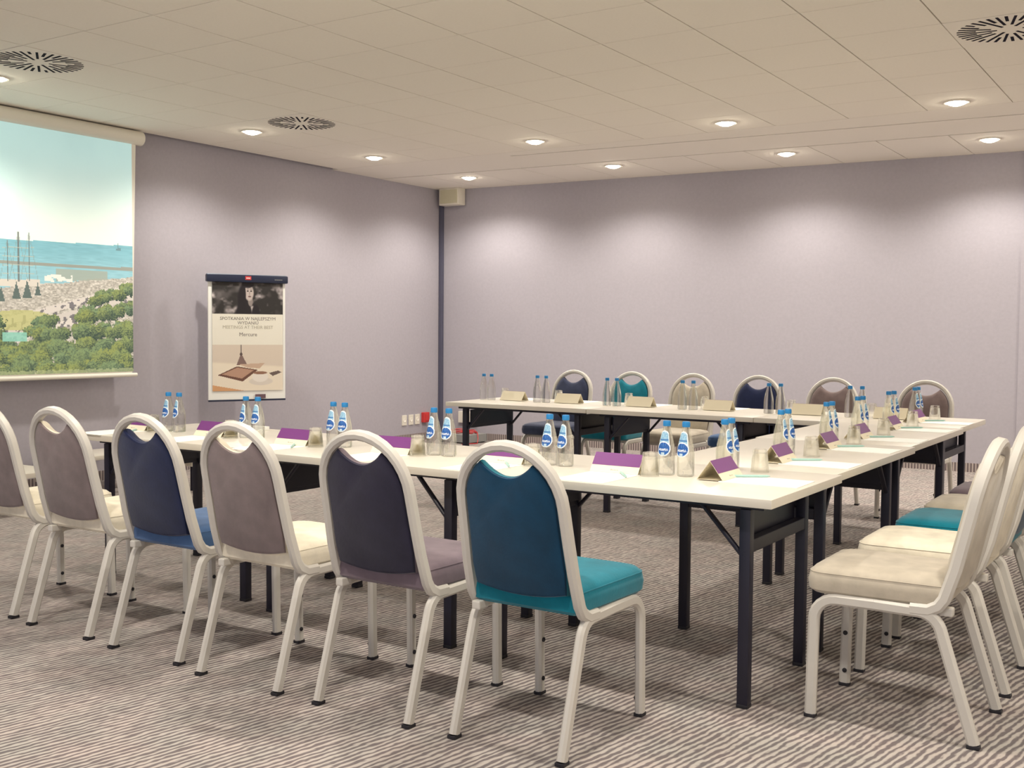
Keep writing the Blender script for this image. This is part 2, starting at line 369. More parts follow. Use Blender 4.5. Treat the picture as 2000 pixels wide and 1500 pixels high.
# ------------------------------------------------------------------ folding tables
TH, TZ = 0.032, 0.75
def table(name, x0, x1, y0, y1, along, label, group):
    """along = 'x' or 'y': the long direction"""
    cx_, cy_ = (x0+x1)/2, (y0+y1)/2
    Lh, Wh = ((x1-x0)/2, (y1-y0)/2) if along == 'x' else ((y1-y0)/2, (x1-x0)/2)
    t = empty(name, (cx_, cy_, 0), 0 if along == 'x' else math.pi/2); tag(t, label, 'table', group)
    g = 0.0015
    MB().bbox(-Lh+g, Lh-g, -Wh+g, Wh-g, TZ-TH, TZ, 0.003).build('tabletop', M_lam, t, True)
    fx, ly, zt = Lh-0.125, Wh-0.105, TZ-TH
    for s in (-1, 1):
        MB().bbox(-Lh+0.06, Lh-0.06, s*ly-0.0125, s*ly+0.0125, zt-0.022, zt, 0.002).build('rail', M_steel, t)
    for e in (-1, 1):
        for s in (-1, 1):
            l = MB().bbox(e*fx-0.02, e*fx+0.02, s*ly-0.02, s*ly+0.02, 0.012, zt-0.022, 0.004).build('leg', M_steel, t, True)
            MB().bbox(e*fx-0.021, e*fx+0.021, s*ly-0.021, s*ly+0.021, 0, 0.014, 0.003).build('foot', M_foot, l)
            MB().sweep([(e*(fx-0.015), s*ly, zt-0.185), (e*(fx-0.17), s*ly, zt-0.015)], [(0, 1, 0)]*2, 0.022, 0.014).build('brace', M_steel, t)
        MB().bbox(e*fx-0.018, e*fx+0.018, -ly+0.02, ly-0.02, zt-0.175, zt-0.13, 0.003).build('crossbar', M_steel, t)
        MB().bbox(e*(fx-0.03)-0.006, e*(fx-0.03)+0.006, -ly+0.022, ly-0.022, zt-0.15, zt-0.03, 0.002).build('apron_plate', M_steel, t)
    return t
YA0, YA1 = 3.485, 4.285
ax = [-1.243, -2.513, -3.783, -5.053]
nmA = ['white folding table at the near corner where the two rows meet', 'white folding table in the middle of the near row', 'white folding table at the left end of the near row']
for k in range(3):
    dy = (0, 0, 0.07)[k]
    table('folding_table', ax[k+1], ax[k], YA0+dy, YA1+dy, 'x', nmA[k], 'white folding tables set in a U')
XB0, XB1 = -2.09, -1.286
by = [4.285, 5.58, 6.875]
table('folding_table', XB0+0.022, XB1+0.022, by[0], by[1], 'y', 'white folding table on the right row next to the near corner table', 'white folding tables set in a U')
table('folding_table', XB0, XB1, by[1], by[2], 'y', 'white folding table on the right row next to the far row', 'white folding tables set in a U')
YC0, YC1 = 6.875, 7.715
cxs = [-1.308, -2.59, -3.85, -5.11]
nmC = ['white folding table at the far right corner of the far row', 'white folding table in the middle of the far row', 'white folding table at the left end of the far row']
for k in range(3): table('folding_table', cxs[k+1], cxs[k], YC0, YC1, 'x', nmC[k], 'white folding tables set in a U')

# ------------------------------------------------------------------ banquet chairs
def arc(c, r, a0, a1, n): return [(c[0]+r*math.cos(a0+(a1-a0)*i/n), c[1]+r*math.sin(a0+(a1-a0)*i/n)) for i in range(n+1)]
def fabric(name, rgb, amt=0.13): return mat(name, rgb, 0.85, noise=(14, amt), bump=(90, 0.25), spec=0.15, sheen=0.25)
def ybk(z): return 0.085-0.228*(z-0.5)                # leaning plane of the back, local y at height z
HX = 0.2
def chair_meshes():
    D = {}
    # side view (y,z): front leg - rail - rear leg
    fl = [(0.525, 0.012), (0.519, 0.33)] + [(p[0], p[1]) for p in arc((0.444, 0.338), 0.075, 0, math.pi/2, 6)] + [(0.32, 0.414)]
    rl = [(0.32, 0.414), (0.19, 0.412)] + arc((0.182, 0.337), 0.075, math.pi/2, R(158), 6) + [(0.003, 0.012)]
    for key, pts in (('legf', fl), ('legr', rl)):
        for s in (-1, 1):
            D[key, s] = MB().sweep([(s*HX, p[0], p[1]) for p in pts], [(1, 0, 0)]*len(pts), 0.028, 0.038).mesh('leg', M_frame, True)
    for s in (-1, 1):
        D['footf', s] = MB().bbox(s*HX-0.0155, s*HX+0.0155, 0.506, 0.544, 0, 0.0125, 0.003).mesh('foot_cap', M_foot)
        D['footr', s] = MB().bbox(s*HX-0.0155, s*HX+0.0155, -0.016, 0.024, 0, 0.0125, 0.003).mesh('foot_cap', M_foot)
        for q, z in ((0, 0.06), (1, 0.2)):
            me = MB().lathe([(0.0085, 0), (0.0085, 0.006), (0.004, 0.009)], 10).mesh('stacking_button', M_foot)
            me.transform(Matrix.Translation((s*(HX-0.012), 0.522, z)) @ Matrix.Rotation(-s*math.pi/2, 4, 'Y')); D['btn', s, q] = me
    # back frame: hook on the rail, straight sides, round head
    W, ZA = 0.186, 0.768
    half = [(0.2, 0.205, 0.418), (0.2, 0.15, 0.420), (0.1995, 0.120, 0.436), (0.199, 0.102, 0.462), (0.1975, 0.090, 0.50), (0.195, ybk(0.56), 0.56), (0.190, ybk(0.66), 0.66), (W, ybk(ZA), ZA)]
    nrm = [(1, 0, 0)]*8
    path = list(half); nn = list(nrm)
    for i in range(1, 16):
        a = math.pi*i/16; z = ZA+W*math.sin(a)*1.0; path.append((W*math.cos(a), ybk(z), z)); nn.append((math.cos(a), -0.228*math.sin(a), math.sin(a)))
    path += [(-p[0], p[1], p[2]) for p in reversed(half)]; nn += [(-1, 0, 0)]*8
    D['frame'] = MB().sweep(path, nn, 0.032, 0.040).mesh('back_frame', M_frame, True)
    # upholstered back: outline (s, z)
    Wi = W-0.0185
    out = []
    for i in range(0, 9):                                  # sagging lower edge
        s = -0.168+0.336*i/8; out.append((s, 0.492-0.022*(1-(s/0.168)**2)))
    for z in (0.56, 0.66, ZA): out.append((0.1765-(z-0.5)*0.033 if z < ZA else Wi, z))
    a_end = math.acos(0.098/Wi)
    for i in range(1, 9):
        a = a_end*i/8; out.append((Wi*math.cos(a), ZA+Wi*math.sin(a)))
    zt = ZA+Wi*math.sin(a_end)
    for i in range(1, 12):                                 # scooped hand grip
        s = 0.098-0.196*i/12; q = abs(s)/0.098; out.append((s, zt-0.047*(1-q*q)**1.0*(1 if q < 1 else 0)))
    for i in range(8, 0, -1):
        a = a_end*i/8; out.append((-Wi*math.cos(a), ZA+Wi*math.sin(a)))
    for z in (ZA, 0.66, 0.56): out.append((-(0.1765-(z-0.5)*0.033) if z < ZA else -Wi, z))
    cz = 0.68
    def ring(ins, d):
        r = []
        for s, z in out:
            L_ = math.hypot(s, z-cz); k = 1-ins/L_; zz = cz+(z-cz)*k; r.append((s*k, ybk(zz)+d, zz))
        return r
    def shell(layers):
        m = MB(); n = len(out); vs = []
        for ins, d in layers: vs += ring(ins, d)
        fs = [(l*n+i, l*n+(i+1) % n, (l+1)*n+(i+1) % n, (l+1)*n+i) for l in range(len(layers)-1) for i in range(n)]
        fs += [tuple(range(n))[::-1], tuple((len(layers)-1)*n+i for i in range(n))]
        return m.add(vs, fs)
    D['pad'] = shell([(0.002, -0.004), (0.0, 0.010), (0.004, 0.022), (0.016, 0.031), (0.04, 0.036)])
    D['rear'] = shell([(0.014, -0.0145), (0.006, -0.0115), (0.003, -0.004)])
    # seat cushion: rounded plan, domed
    def plan(ins):
        x, y0, y1, r = 0.2-ins, 0.098+ins, 0.548-ins, 0.055
        x1 = 0.213-ins
        pts = []
        for (cx_, cy_, a0) in ((x1-r, y1-r, 0), (-x1+r, y1-r, 90), (-x+0.02, y0+0.02, 180), (x-0.02, y0+0.02, 270)):
            rr = r if cy_ > 0.3 else 0.02
            for i in range(6):
                a = R(a0+90*i/5); pts.append((cx_+rr*math.cos(a), cy_+rr*math.sin(a)))
        return pts
    lay = [(0.012, 0.428), (0.0, 0.440), (-0.003, 0.470), (0.002, 0.498), (0.016, 0.514), (0.05, 0.523), (0.11, 0.527)]
    m = MB(); n = 24; vs = []
    for ins, z in lay: vs += [(p[0], p[1], z) for p in plan(ins)]
    fs = [(l*n+i, l*n+(i+1) % n, (l+1)*n+(i+1) % n, (l+1)*n+i) for l in range(len(lay)-1) for i in range(n)]
    fs += [tuple(range(n))[::-1], tuple((len(lay)-1)*n+i for i in range(n))]
    D['seat'] = m.add(vs, fs)
    mp_ = MB(); pl = plan(0.0025); mp_.tube([(p[0], p[1], 0.499) for p in pl]+[(pl[0][0], pl[0][1], 0.499)], 0.0022, 5); D['piping'] = mp_
    D['barr'] = MB().bbox(-HX, HX, 0.215, 0.239, 0.402, 0.426, 0.004).mesh('crossbar', M_frame)
    D['barf'] = MB().bbox(-HX, HX, 0.40, 0.424, 0.398, 0.424, 0.004).mesh('crossbar', M_frame)
    for s in (-1, 1): D['blk', s] = MB().bbox(s*0.172-0.016, s*0.172+0.016, 0.078, 0.13, 0.404, 0.432, 0.005).mesh('linking_block', M_frame)
    return D
CM = chair_meshes()
PROTO = {}
def chair_proto(key, seat_m, rear_m, pad_m):
    t = empty('banquet_chair')
    for k_, f_ in (('legf', 'footf'), ('legr', 'footr')):
        for s in (-1, 1):
            l = link('leg', CM[k_, s], t); link('foot_cap', CM[f_, s], l)
            if k_ == 'legf':
                for q in (0, 1): link('stacking_button', CM['btn', s, q], l)
    link('back_frame', CM['frame'], t)
    b = CM['pad'].build('backrest', pad_m, t, True); CM['rear'].build('back_panel', rear_m, b, True)
    s_ = CM['seat'].build('seat', seat_m, t, True); CM['piping'].build('piping', seat_m, s_, True)
    link('crossbar', CM['barr'], t); link('crossbar', CM['barf'], t)
    link('linking_block', CM['blk', -1], t)
    PROTO[key] = [t, False]
FB = {k: fabric('fabric_'+k, c) for k, c in dict(cream=(226, 217, 196), taupe=(126, 112, 111), stone=(186, 176, 159), navy=(25, 34, 68), blue=(70, 100, 142), teal=(10, 114, 132), deep_teal=(3, 56, 84), plum=(39, 36, 55), mauve=(116, 102, 110), brown=(120, 104, 102), slate=(52, 58, 82)).items()}
chair_proto('taupe', FB['cream'], FB['taupe'], FB['cream'])
chair_proto('navy', FB['blue'], FB['navy'], FB['navy'])
chair_proto('plum', FB['mauve'], FB['plum'], FB['mauve'])
chair_proto('teal', FB['teal'], FB['deep_teal'], FB['teal'])
chair_proto('stone', FB['stone'], FB['stone'], FB['stone'])
chair_proto('cream', FB['cream'], FB['cream'], FB['cream'])
chair_proto('slate', FB['slate'], FB['slate'], FB['slate'])
chair_proto('brown', FB['brown'], FB['brown'], FB['brown'])
def chair(key, x, y, rz, label, group):
    """x,y = centre of the rear feet line"""
    p = PROTO[key]
    if p[1]: t = copy_tree(p[0])
    else: t = p[0]; p[1] = True
    t.location = (x, y, 0); t.rotation_euler = (0, 0, rz); tag(t, label, 'chair', group)
gA = 'banquet chairs along the near table row'
for key, x, y, a, lb in [('taupe', -4.72, 2.84, 0.5, 'banquet chair with taupe back, cut off by the left picture edge'),
                         ('taupe', -4.150, 2.82, 0, 'banquet chair with taupe back and cream seat, second from left, near row'),
                         ('navy', -3.562, 2.80, 0, 'banquet chair with navy back and blue seat in the near row'),
                         ('taupe', -2.997, 2.765, 0, 'banquet chair with taupe back between the navy and dark plum chairs'),
                         ('plum', -2.409, 2.775, 0, 'banquet chair with dark plum back and mauve seat in the near row'),
                         ('teal', -1.830, 2.785, 0, 'banquet chair with deep teal back, nearest to the camera')]:
    chair(key, x, y, R(a), lb, gA)
gR = 'banquet chairs along the right table row'
for key, y, a, lb in [('stone', 3.835, 0, 'banquet chair with stone grey seat, nearest in the right row'),
                      ('cream', 4.43, 0, 'banquet chair with cream seat, second in the right row'),
                      ('teal', 4.99, 0, 'banquet chair with teal seat, third in the right row'),
                      ('stone', 5.52, 0, 'banquet chair with stone grey seat, fourth in the right row, behind teal one'),
                      ('plum', 6.08, 0, 'banquet chair with mauve seat, farthest visible in the right row')]:
    chair(key, -0.622, y, R(90+a), lb, gR)
gC = 'banquet chairs along the far table row'
for key, x, lb in [('slate', -4.83, 'banquet chair with slate back behind far tables, leftmost'),
                   ('teal', -4.255, 'banquet chair with teal back behind the far tables'),
                   ('stone', -3.69, 'banquet chair with pale stone back behind far tables, third from left'),
                   ('navy', -3.125, 'banquet chair with navy back behind the far tables'),
                   ('brown', -2.525, 'banquet chair with brown back behind far tables, fifth from left'),
                   ('brown', -1.84, 'banquet chair with brown back behind far tables, rightmost')]:
    chair(key, x, 8.40, R(180), lb, gC)

# ------------------------------------------------------------------ place settings
def bottle_r(z):
    P = [(0, 0.031), (0.006, 0.034), (0.085, 0.034), (0.112, 0.0305), (0.145, 0.0235), (0.172, 0.0165), (0.19, 0.0132), (0.2, 0.0132)]
    for (a, ra), (b, rb) in zip(P, P[1:]):
        if z <= b: return ra+(rb-ra)*(z-a)/(b-a)
    return P[-1][1]
prof = [(0.025, 0.003), (0.031, 0.0), (0.034, 0.006), (0.034, 0.085), (0.0305, 0.112), (0.0235, 0.145), (0.0165, 0.172), (0.0132, 0.19), (0.0132, 0.196)]
B_ME = MB().lathe(prof, 24).mesh('glass', M_bottle, True)
CAP_ME = MB().lathe([(0.0150, 0.190), (0.0155, 0.193), (0.0155, 0.206), (0.0138, 0.211), (0.006, 0.212)], 20).mesh('cap', M_cap, True)
def label_mesh():
    nt_, nz = 40, 52; z0, z1 = 0.074, 0.176; th = R(78)
    vs = []; fs = []; cols = []; idx = {}
    def vid(i, j):
        if (i, j) not in idx:
            a = -th+2*th*i/nt_; z = z0+(z1-z0)*j/nz; r = bottle_r(z)+0.0006; idx[i, j] = len(vs); vs.append((r*math.sin(a), -r*math.cos(a), z))
        return idx[i, j]
    for j in range(nz):
        for i in range(nt_):
            a = -th+2*th*(i+0.5)/nt_; z = z0+(z1-z0)*(j+0.5)/nz; s = bottle_r(z)*a
            dc = math.hypot(s/0.0305, (z-0.1035)/0.0285); aw = 0.0245-(z-0.12)*0.16; arch = z > 0.102 and abs(s) < aw and math.hypot(s/aw, max(0, z-0.158)/0.0155) < 1
            if not (dc < 1 or arch): continue
            if dc < 0.84:
                c = (34, 92, 168)
                if z > 0.112: c = (28, 74, 152) if (int(s*900) % 3) else (70, 130, 195)
                if abs(z-0.100-0.0012*math.sin(s*900)) < 0.0042 and abs(s) < 0.020: c = (236, 240, 244) if (int((s+1)*1300+z*900) % 3) else (60, 112, 182)
                if z < 0.089: c = (40, 104, 182) if abs(s) > 0.006 else (190, 214, 232)
            elif dc < 1: c = (228, 238, 244)
            else:
                inner = math.hypot(s/(aw-0.0035), max(0, z-0.156)/0.013) < 1 and abs(s) < aw-0.0035
                c = ((104, 160, 200) if int((s+1)*520) % 2 else (176, 208, 222)) if inner else (230, 240, 242)
                if inner and abs(z-0.137) < 0.003: c = (70, 124, 180)
            fs.append((vid(i, j), vid(i+1, j), vid(i+1, j+1), vid(i, j+1))); cols.append((*lin(c), 1))
    me = bpy.data.meshes.new('label_sticker'); me.from_pydata(vs, [], fs); me.materials.append(M_label)
    at_ = me.attributes.new('print', 'FLOAT_COLOR', 'FACE'); at_.data.foreach_set('color', np.array(cols, np.float32).ravel())
    for p in me.polygons: p.use_smooth = True
    return me
L_ME = label_mesh()
G_ME = MB().lathe([(0.0345, 0.0), (0.0365, 0.0), (0.034, 0.035), (0.0285, 0.088), (0.026, 0.092), (0.0, 0.092)], 24, cap=False).lathe([(0.0345, 0.0), (0.032, 0.035), (0.0268, 0.076), (0.0, 0.078)], 24, cap=False).mesh('tumbler', M_glass, True)
def bottle(x, y, face, label, grp, lab=True):
    t = empty('water_bottle', (x, y, TZ), face); tag(t, label, 'bottle', grp)
    link('glass', B_ME, t); link('cap', CAP_ME, t)
    if lab: link('label_sticker', L_ME, t)
# name tent: ridge along local x, purple printed face towards -y
TW, TD, THH = 0.105, 0.052, 0.072
def slab(a, b, x0, x1, th=0.0012):
    (ya, za), (yb, zb) = a, b; n = Vector((0, zb-za, -(yb-ya))).normalized()*th
    vs = [(x0, ya, za), (x1, ya, za), (x1, yb, zb), (x0, yb, zb)]; vs += [(p[0], p[1]+n.y, p[2]+n.z) for p in vs]
    return MB().add(vs, [(0,1,2,3), (7,6,5,4), (0,4,5,1), (1,5,6,2), (2,6,7,3), (3,7,4,0)])
T_BACK = slab((0, THH), (TD, 0.0008), -TW, TW).mesh('rear_flap', M_cream)
T_FRONT = slab((-TD, 0.0008), (0, THH), -TW, TW).mesh('front_flap', M_cream)
fr = 0.36
p0 = (-TD*(1-fr)-0.0006, THH*fr+0.0008); p1 = (-0.0008, THH+0.0008)
T_PUR = slab(p0, p1, -TW+0.001, TW-0.001, 0.0004).mesh('purple_print', M_purple)
T_BOT = slab((TD, 0.0006), (-TD+0.02, 0.0006), -TW, TW, 0.0008).mesh('base_flap', M_cream)
T_TXT = MB()
for k, w_ in enumerate((0.006, 0.004, 0.005, 0.004, 0.005)): T_TXT.box(-0.017+0.007*k, -0.017+0.007*k+w_, -0.003, 0.003 if k == 0 else 0.001, 0, 0.0004)
T_TXT = T_TXT.mesh('printed_logo', M_ink2)
sl = math.atan2(THH, TD)
T_TXT.transform(Matrix.Translation((0, -TD*0.82-0.0012, THH*0.16)) @ Matrix.Rotation(sl, 4, 'X'))
def tent(x, y, rz, label, grp):
    t = empty('name_tent', (x, y, TZ+0.0030), rz); tag(t, label, 'place card', grp)
    f = link('front_flap', T_FRONT, t); link('rear_flap', T_BACK, t); link('base_flap', T_BOT, t)
    link('purple_print', T_PUR, f); link('printed_logo', T_TXT, f)
S_ME = MB().box(-0.105, 0.105, 0.0, 0.297, 0, 0.0026).mesh('paper_sheet', M_paper)
PEN_B = MB().lathe([(0.0015, 0), (0.0045, 0.012), (0.0048, 0.10), (0.0048, 0.128)], 10); PEN_C = MB().lathe([(0.005, 0.125), (0.005, 0.138), (0.003, 0.14)], 10).box(0.0045, 0.0075, -0.0015, 0.0015, 0.098, 0.137)
def lay(me): me.transform(Matrix.Rotation(-math.pi/2, 4, 'X')); return me
PB_ME = lay(PEN_B.mesh('barrel', M_pen, True)); PC_ME = lay(PEN_C.mesh('clip', M_pen, True))
def setting(px, py, rz, name, row, gpos=(0.143, 0.322), lab=True):
    """origin on the guest's table edge, local +y away from the guest, +x to the guest's right"""
    c, s_ = math.cos(rz), math.sin(rz)
    def W(dx, dyy): return (px+c*dx-s_*dyy, py+s_*dx+c*dyy)
    j = lambda a: random.uniform(-a, a)
    x, y = W(0.0, 0.012); o = link('paper_sheet', S_ME); o.location = (x, y, TZ+0.0002); o.rotation_euler = (0, 0, rz+R(j(1.5)))
    tag(o, f'blank white sheet of paper at the {name}, {row}', 'paper', 'paper sheets at the place settings')
    x, y = W(0.0, 0.345); tent(x, y, rz+R(j(2)), f'folded purple and cream name tent at the {name}, {row}', 'name tents at the place settings')
    x, y = W(0.07, 0.245); p = empty('pen', (x, y, TZ+0.0080), rz+R(37+j(6))); tag(p, f'pale mint pen lying on paper at the {name}, {row}', 'pen', 'pens at the place settings')
    b_ = link('barrel', PB_ME, p); link('clip', PC_ME, b_)
    for o2 in (b_,): o2.location = (0, -0.07, 0)
    x, y = W(*gpos); g = link('tumbler', G_ME); g.location = (x, y, TZ); tag(g, f'clear upturned glass tumbler at the {name}, {row}', 'glass', 'upturned tumblers at the place settings')
    for q, dx in enumerate((0.178, 0.258)):
        x, y = W(dx, 0.40+j(0.008)); bottle(x, y, rz+R(j(12)-4), f'blue-capped glass water bottle, {("left", "right")[q]} one seen from its chair, {name}, {row}'.replace(' seen from its chair', ' for the sitter'), 'water bottles at the place settings', lab)
for k, xb in enumerate([-4.742, -4.147, -3.516, -2.905, -2.305, -1.772]):
    setting(xb-0.218, YA0+(0.05 if k < 2 else 0), 0, f'{ORD[k]} setting from left', 'near row')
for k, yb in enumerate([4.13, 4.80, 5.50, 6.10, 6.80, 7.44]):
    setting(XB1+0.03-0.008*k, yb-0.218, math.pi/2, f'{ORD[k]} setting from camera', 'right row', (0.262, 0.285))
for k, xb in enumerate([-5.0, -4.49, -3.868, -3.247, -2.60, -2.045]):
    setting(xb+0.218, YC1-0.01, math.pi, f'{ORD[k]} setting from left', 'far row', (0.150, 0.25), False)
# folded white folder lying at the back of the near row
tag(MB().bbox(-4.60, -4.40, 4.24, 4.30, TZ, TZ+0.02, 0.002).build('document_folder', M_paper), 'thin white folder lying at the back edge of the near row, left part', 'folder')

# ------------------------------------------------------------------ projection screen on the left wall
def paint_screen(U, V):
    # U 0 left .. 1 right (2.7 m), V 0 bottom .. 1 top (2.03 m)
    x = (U-0.5)*2*265.0                   # picture abscissa, 0..265 = right half in view
    y = 735-V*453-np.clip(28-0.062*x, 0, 60)*np.clip(V/0.57, 0, 1)   # picture ordinate, 282 top .. 735 bottom
    img = np.zeros(U.shape+(3,))
    t = sstep(282, 480, y)[..., None]; sky = np.array((184, 224, 228))*(1-t)+np.array((228, 238, 228))*t
    img[:] = sky; img += (fbm(U*2, V, 5, 3)[..., None]-0.5)*10
    hz = 469+0.032*x
    t2 = sstep(0, 75, y-hz)[..., None]; sea = np.array((112, 170, 184))*(1-t2)+np.array((136, 186, 198))*t2
    sea = sea+(vnoise(U*40, V*260, 1, 5)[..., None]-0.5)*16
    img = np.where((y > hz)[..., None], sea, img)
    bw = 510+0.045*x; img = blend(img, ((y > bw) & (y < bw+7)).astype(float), (138, 142, 134))
    # shore: quay, cars, buildings
    sh = 566-0.10*np.clip(x, 0, 300)+2*np.sin(x/17.0)
    land = np.array((178, 172, 162))+(fbm(x/100, y/60, 26, 9)[..., None]-0.5)*95+(vnoise(x/2.2, y/1.6, 1, 10)[..., None]-0.5)*40
    img = np.where((y > sh)[..., None], land, img)
    rd = 640-0.30*x
    for off, wd, c in ((0, 7, (206, 198, 190)), (20, 6, (198, 190, 182)), (36, 7, (210, 202, 194))):
        img = blend(img, (np.abs(y-rd-off) < wd).astype(float), c)
    car = (vnoise(x/5.0, (y-rd)/6.0, 1, 21) > 0.68) & (y > rd-4) & (y < rd+44); img = blend(img, car*0.75, (74, 72, 80))
    shed = (y > 520+0.05*x) & (y < 550-0.04*(x-150)) & (x > 120) & (x < 215); img = blend(img, shed*0.85, (150, 158, 146))
    lawn = (((x-55)/62)**2+((y-628)/20)**2) < 1; img = blend(img, lawn*0.8, (176, 176, 108))
    tank = (np.abs(x-48) < 20) & (np.abs(y-660) < 9); 
    # ships
    img = blend(img, ((x > 22) & (x < 92) & (y > 548) & (y < 562)).astype(float), (206, 198, 186))
    for mx, top in ((38, 472), (56, 455), (74, 456)):
        img = blend(img, ((np.abs(x-mx) < 1.3) & (y > top) & (y < 552)).astype(float)*0.85, (92, 98, 98))
        for yy in (486, 503, 520, 536): img = blend(img, ((np.abs(x-mx) < 9) & (np.abs(y-yy) < 0.9) & (yy > top+8)).astype(float)*0.6, (180, 176, 160))
        img = blend(img, ((np.abs(np.abs(x-mx)-(y-top)*0.16) < 0.7) & (y > top) & (y < 550)).astype(float)*0.35, (120, 128, 124))
    img = blend(img, ((np.abs(x-237) < 5) & (np.abs(y-485) < 2.5) | (np.abs(x-236) < 0.9) & (y > 472) & (y < 486)).astype(float)*0.8, (88, 120, 130))
    img = blend(img, ((x > 100) & (x < 150) & (y > 538) & (y < 552)).astype(float)*(vnoise(x/6, y/4, 1, 33) > 0.35), (222, 222, 214))
    # conifers and trees
    for tx, tb, th_ in ((27, 592, 30), (52, 586, 34), (70, 584, 36), (88, 580, 26), (8, 600, 20)):
        img = blend(img, ((np.abs(x-tx) < (y-(tb-th_))*0.22) & (y < tb) & (y > tb-th_)).astype(float)*0.9, (66, 84, 82))
    n1 = fbm(x/100.0, y/100.0, 16, 41); n2 = fbm(x/100.0, y/100.0, 55, 47)
    rs = np.random.RandomState(5); blobs = []
    def row(x0, x1, yfun, r0, r1, n):
        for k in range(n):
            bx = rs.uniform(x0, x1); blobs.append((bx, yfun(bx)+rs.uniform(-6, 6), rs.uniform(r0, r1)))
    row(-265, 20, lambda q: 636, 12, 20, 26); row(-265, 15, lambda q: 660, 16, 26, 26)
    row(88, 112, lambda q: 632, 10, 18, 8); row(75, 130, lambda q: 655, 14, 20, 12)
    row(190, 265, lambda q: 590-0.35*(q-190), 9, 16, 16); row(172, 265, lambda q: 618-0.2*(q-190), 12, 20, 18); row(150, 265, lambda q: 650, 14, 22, 20)
    row(-265, 265, lambda q: 684, 14, 24, 60); row(-265, 265, lambda q: 708, 14, 26, 64); row(-265, 265, lambda q: 728, 12, 22, 60)
    for bx, by_, br in sorted(blobs, key=lambda b_: b_[1]):
        d = ((x-bx)/br)**2+((y-by_)/(br*0.85))**2
        m_ = (d+(n1-0.5)*1.3+(n2-0.5)*0.9) < 1
        hue = rs.uniform(-1, 1); lit_ = np.clip(0.50-(y-by_)/(br*1.7)-(x-bx)/(br*4)+(n2-0.5)*1.7, 0, 1)[..., None]
        lo_ = np.array((40, 58, 52)); hi_ = np.array((122+14*hue, 140+6*hue, 86-10*hue))
        img = np.where(m_[..., None], lo_*(1-lit_)+hi_*lit_, img)
    img = blend(img, tank*0.9, (126, 190, 172))
    ed = (y > 728+4*(n1-0.5)) ; img = blend(img, ed*0.6, (172, 180, 132))
    # faded, hazy projection
    img = img*0.9+np.array((236, 236, 220))*0.10
    return img
XS = XL+0.13
scr = empty('projection_screen', (XS, 6.175, 0)); tag(scr, 'pull-down projection screen showing a harbour and sea on the left wall', 'screen')
SW, SB, ST = 2.7, 0.905, 2.905
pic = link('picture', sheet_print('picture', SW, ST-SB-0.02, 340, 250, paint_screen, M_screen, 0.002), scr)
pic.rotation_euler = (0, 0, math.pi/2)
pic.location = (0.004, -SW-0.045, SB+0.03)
# white border cloth, slightly out of square like the hanging cloth in view
MB().prism([(-SW-0.10, SB), (-0.055, SB), (0.0, ST+0.02), (-SW-0.10, ST+0.02)], 'x', -0.001, 0.001).build('cloth', M_screenfab, scr)
MB().lathe([(0.005, 0), (0.022, 0.003), (0.022, SW+0.17), (0.005, SW+0.173)], 14).mesh
bar = MB(); bar.tube([(0, -SW-0.14, SB), (0, -0.01, SB)], 0.017, 12); bar.build('hem_bar', M_screenfab, scr, True)
cs = MB(); cs.tube([(-0.01, -SW-0.2, 2.945), (-0.01, 0.062, 2.945)], 0.062, 20); cs.build('roller_case', M_white, scr, True)
for yy in (-SW+0.1, -0.25): MB().bbox(-0.12, -0.04, yy-0.03, yy+0.03, 2.93, 3.0, 0.004).build('bracket', M_white, scr)

# ------------------------------------------------------------------ flip chart
P0, P1 = Vector((-7.86, 6.90, 0)), Vector((-7.53, 7.585, 0))
fd = (P1-P0); FWd = fd.length; fa = math.atan2(fd.y, fd.x)
fc = empty('flip_chart', P0+(P1-P0)*0.5, fa); tag(fc, 'mobile flip chart with printed poster sheet in front of the left wall', 'flip chart')
FB0, FB1 = 0.645, 1.755
hw = FWd/2
MB().bbox(-hw+0.012, hw-0.012, 0.004, 0.024, FB0, FB1, 0.003).build('board', M_paper, fc)
MB().bbox(-hw+0.012, hw-0.012, -0.004, 0.026, FB0-0.012, FB0+0.004, 0.002).build('pen_tray', M_navyplastic, fc)
cb = MB().bbox(-hw-0.008, hw+0.008, -0.028, 0.03, FB1-0.012, FB1+0.058, 0.012).build('clamp_bar', M_navyplastic, fc, True)
MB().bbox(-hw, hw, -0.012, 0.028, FB1+0.052, FB1+0.064, 0.004).build('clamp_strip', mat('silver', (176, 186, 200), 0.3, 0.7), cb)
MB().bbox(-0.028, 0.028, -0.030, -0.026, FB1+0.012, FB1+0.046, 0.001).build('logo_plate', M_red, cb)
mk = MB()
for k in range(4): mk.box(-0.019+0.010*k, -0.012+0.010*k, -0.0308, -0.0298, FB1+0.024, FB1+0.033)
mk.build('logo_mark', M_paper, cb)
mk = MB()
for k in range(7): mk.box(hw-0.125+0.011*k, hw-0.117+0.011*k, -0.0292, -0.0278, FB1+0.016, FB1+0.024)
mk.build('maker_mark', M_grey, cb)
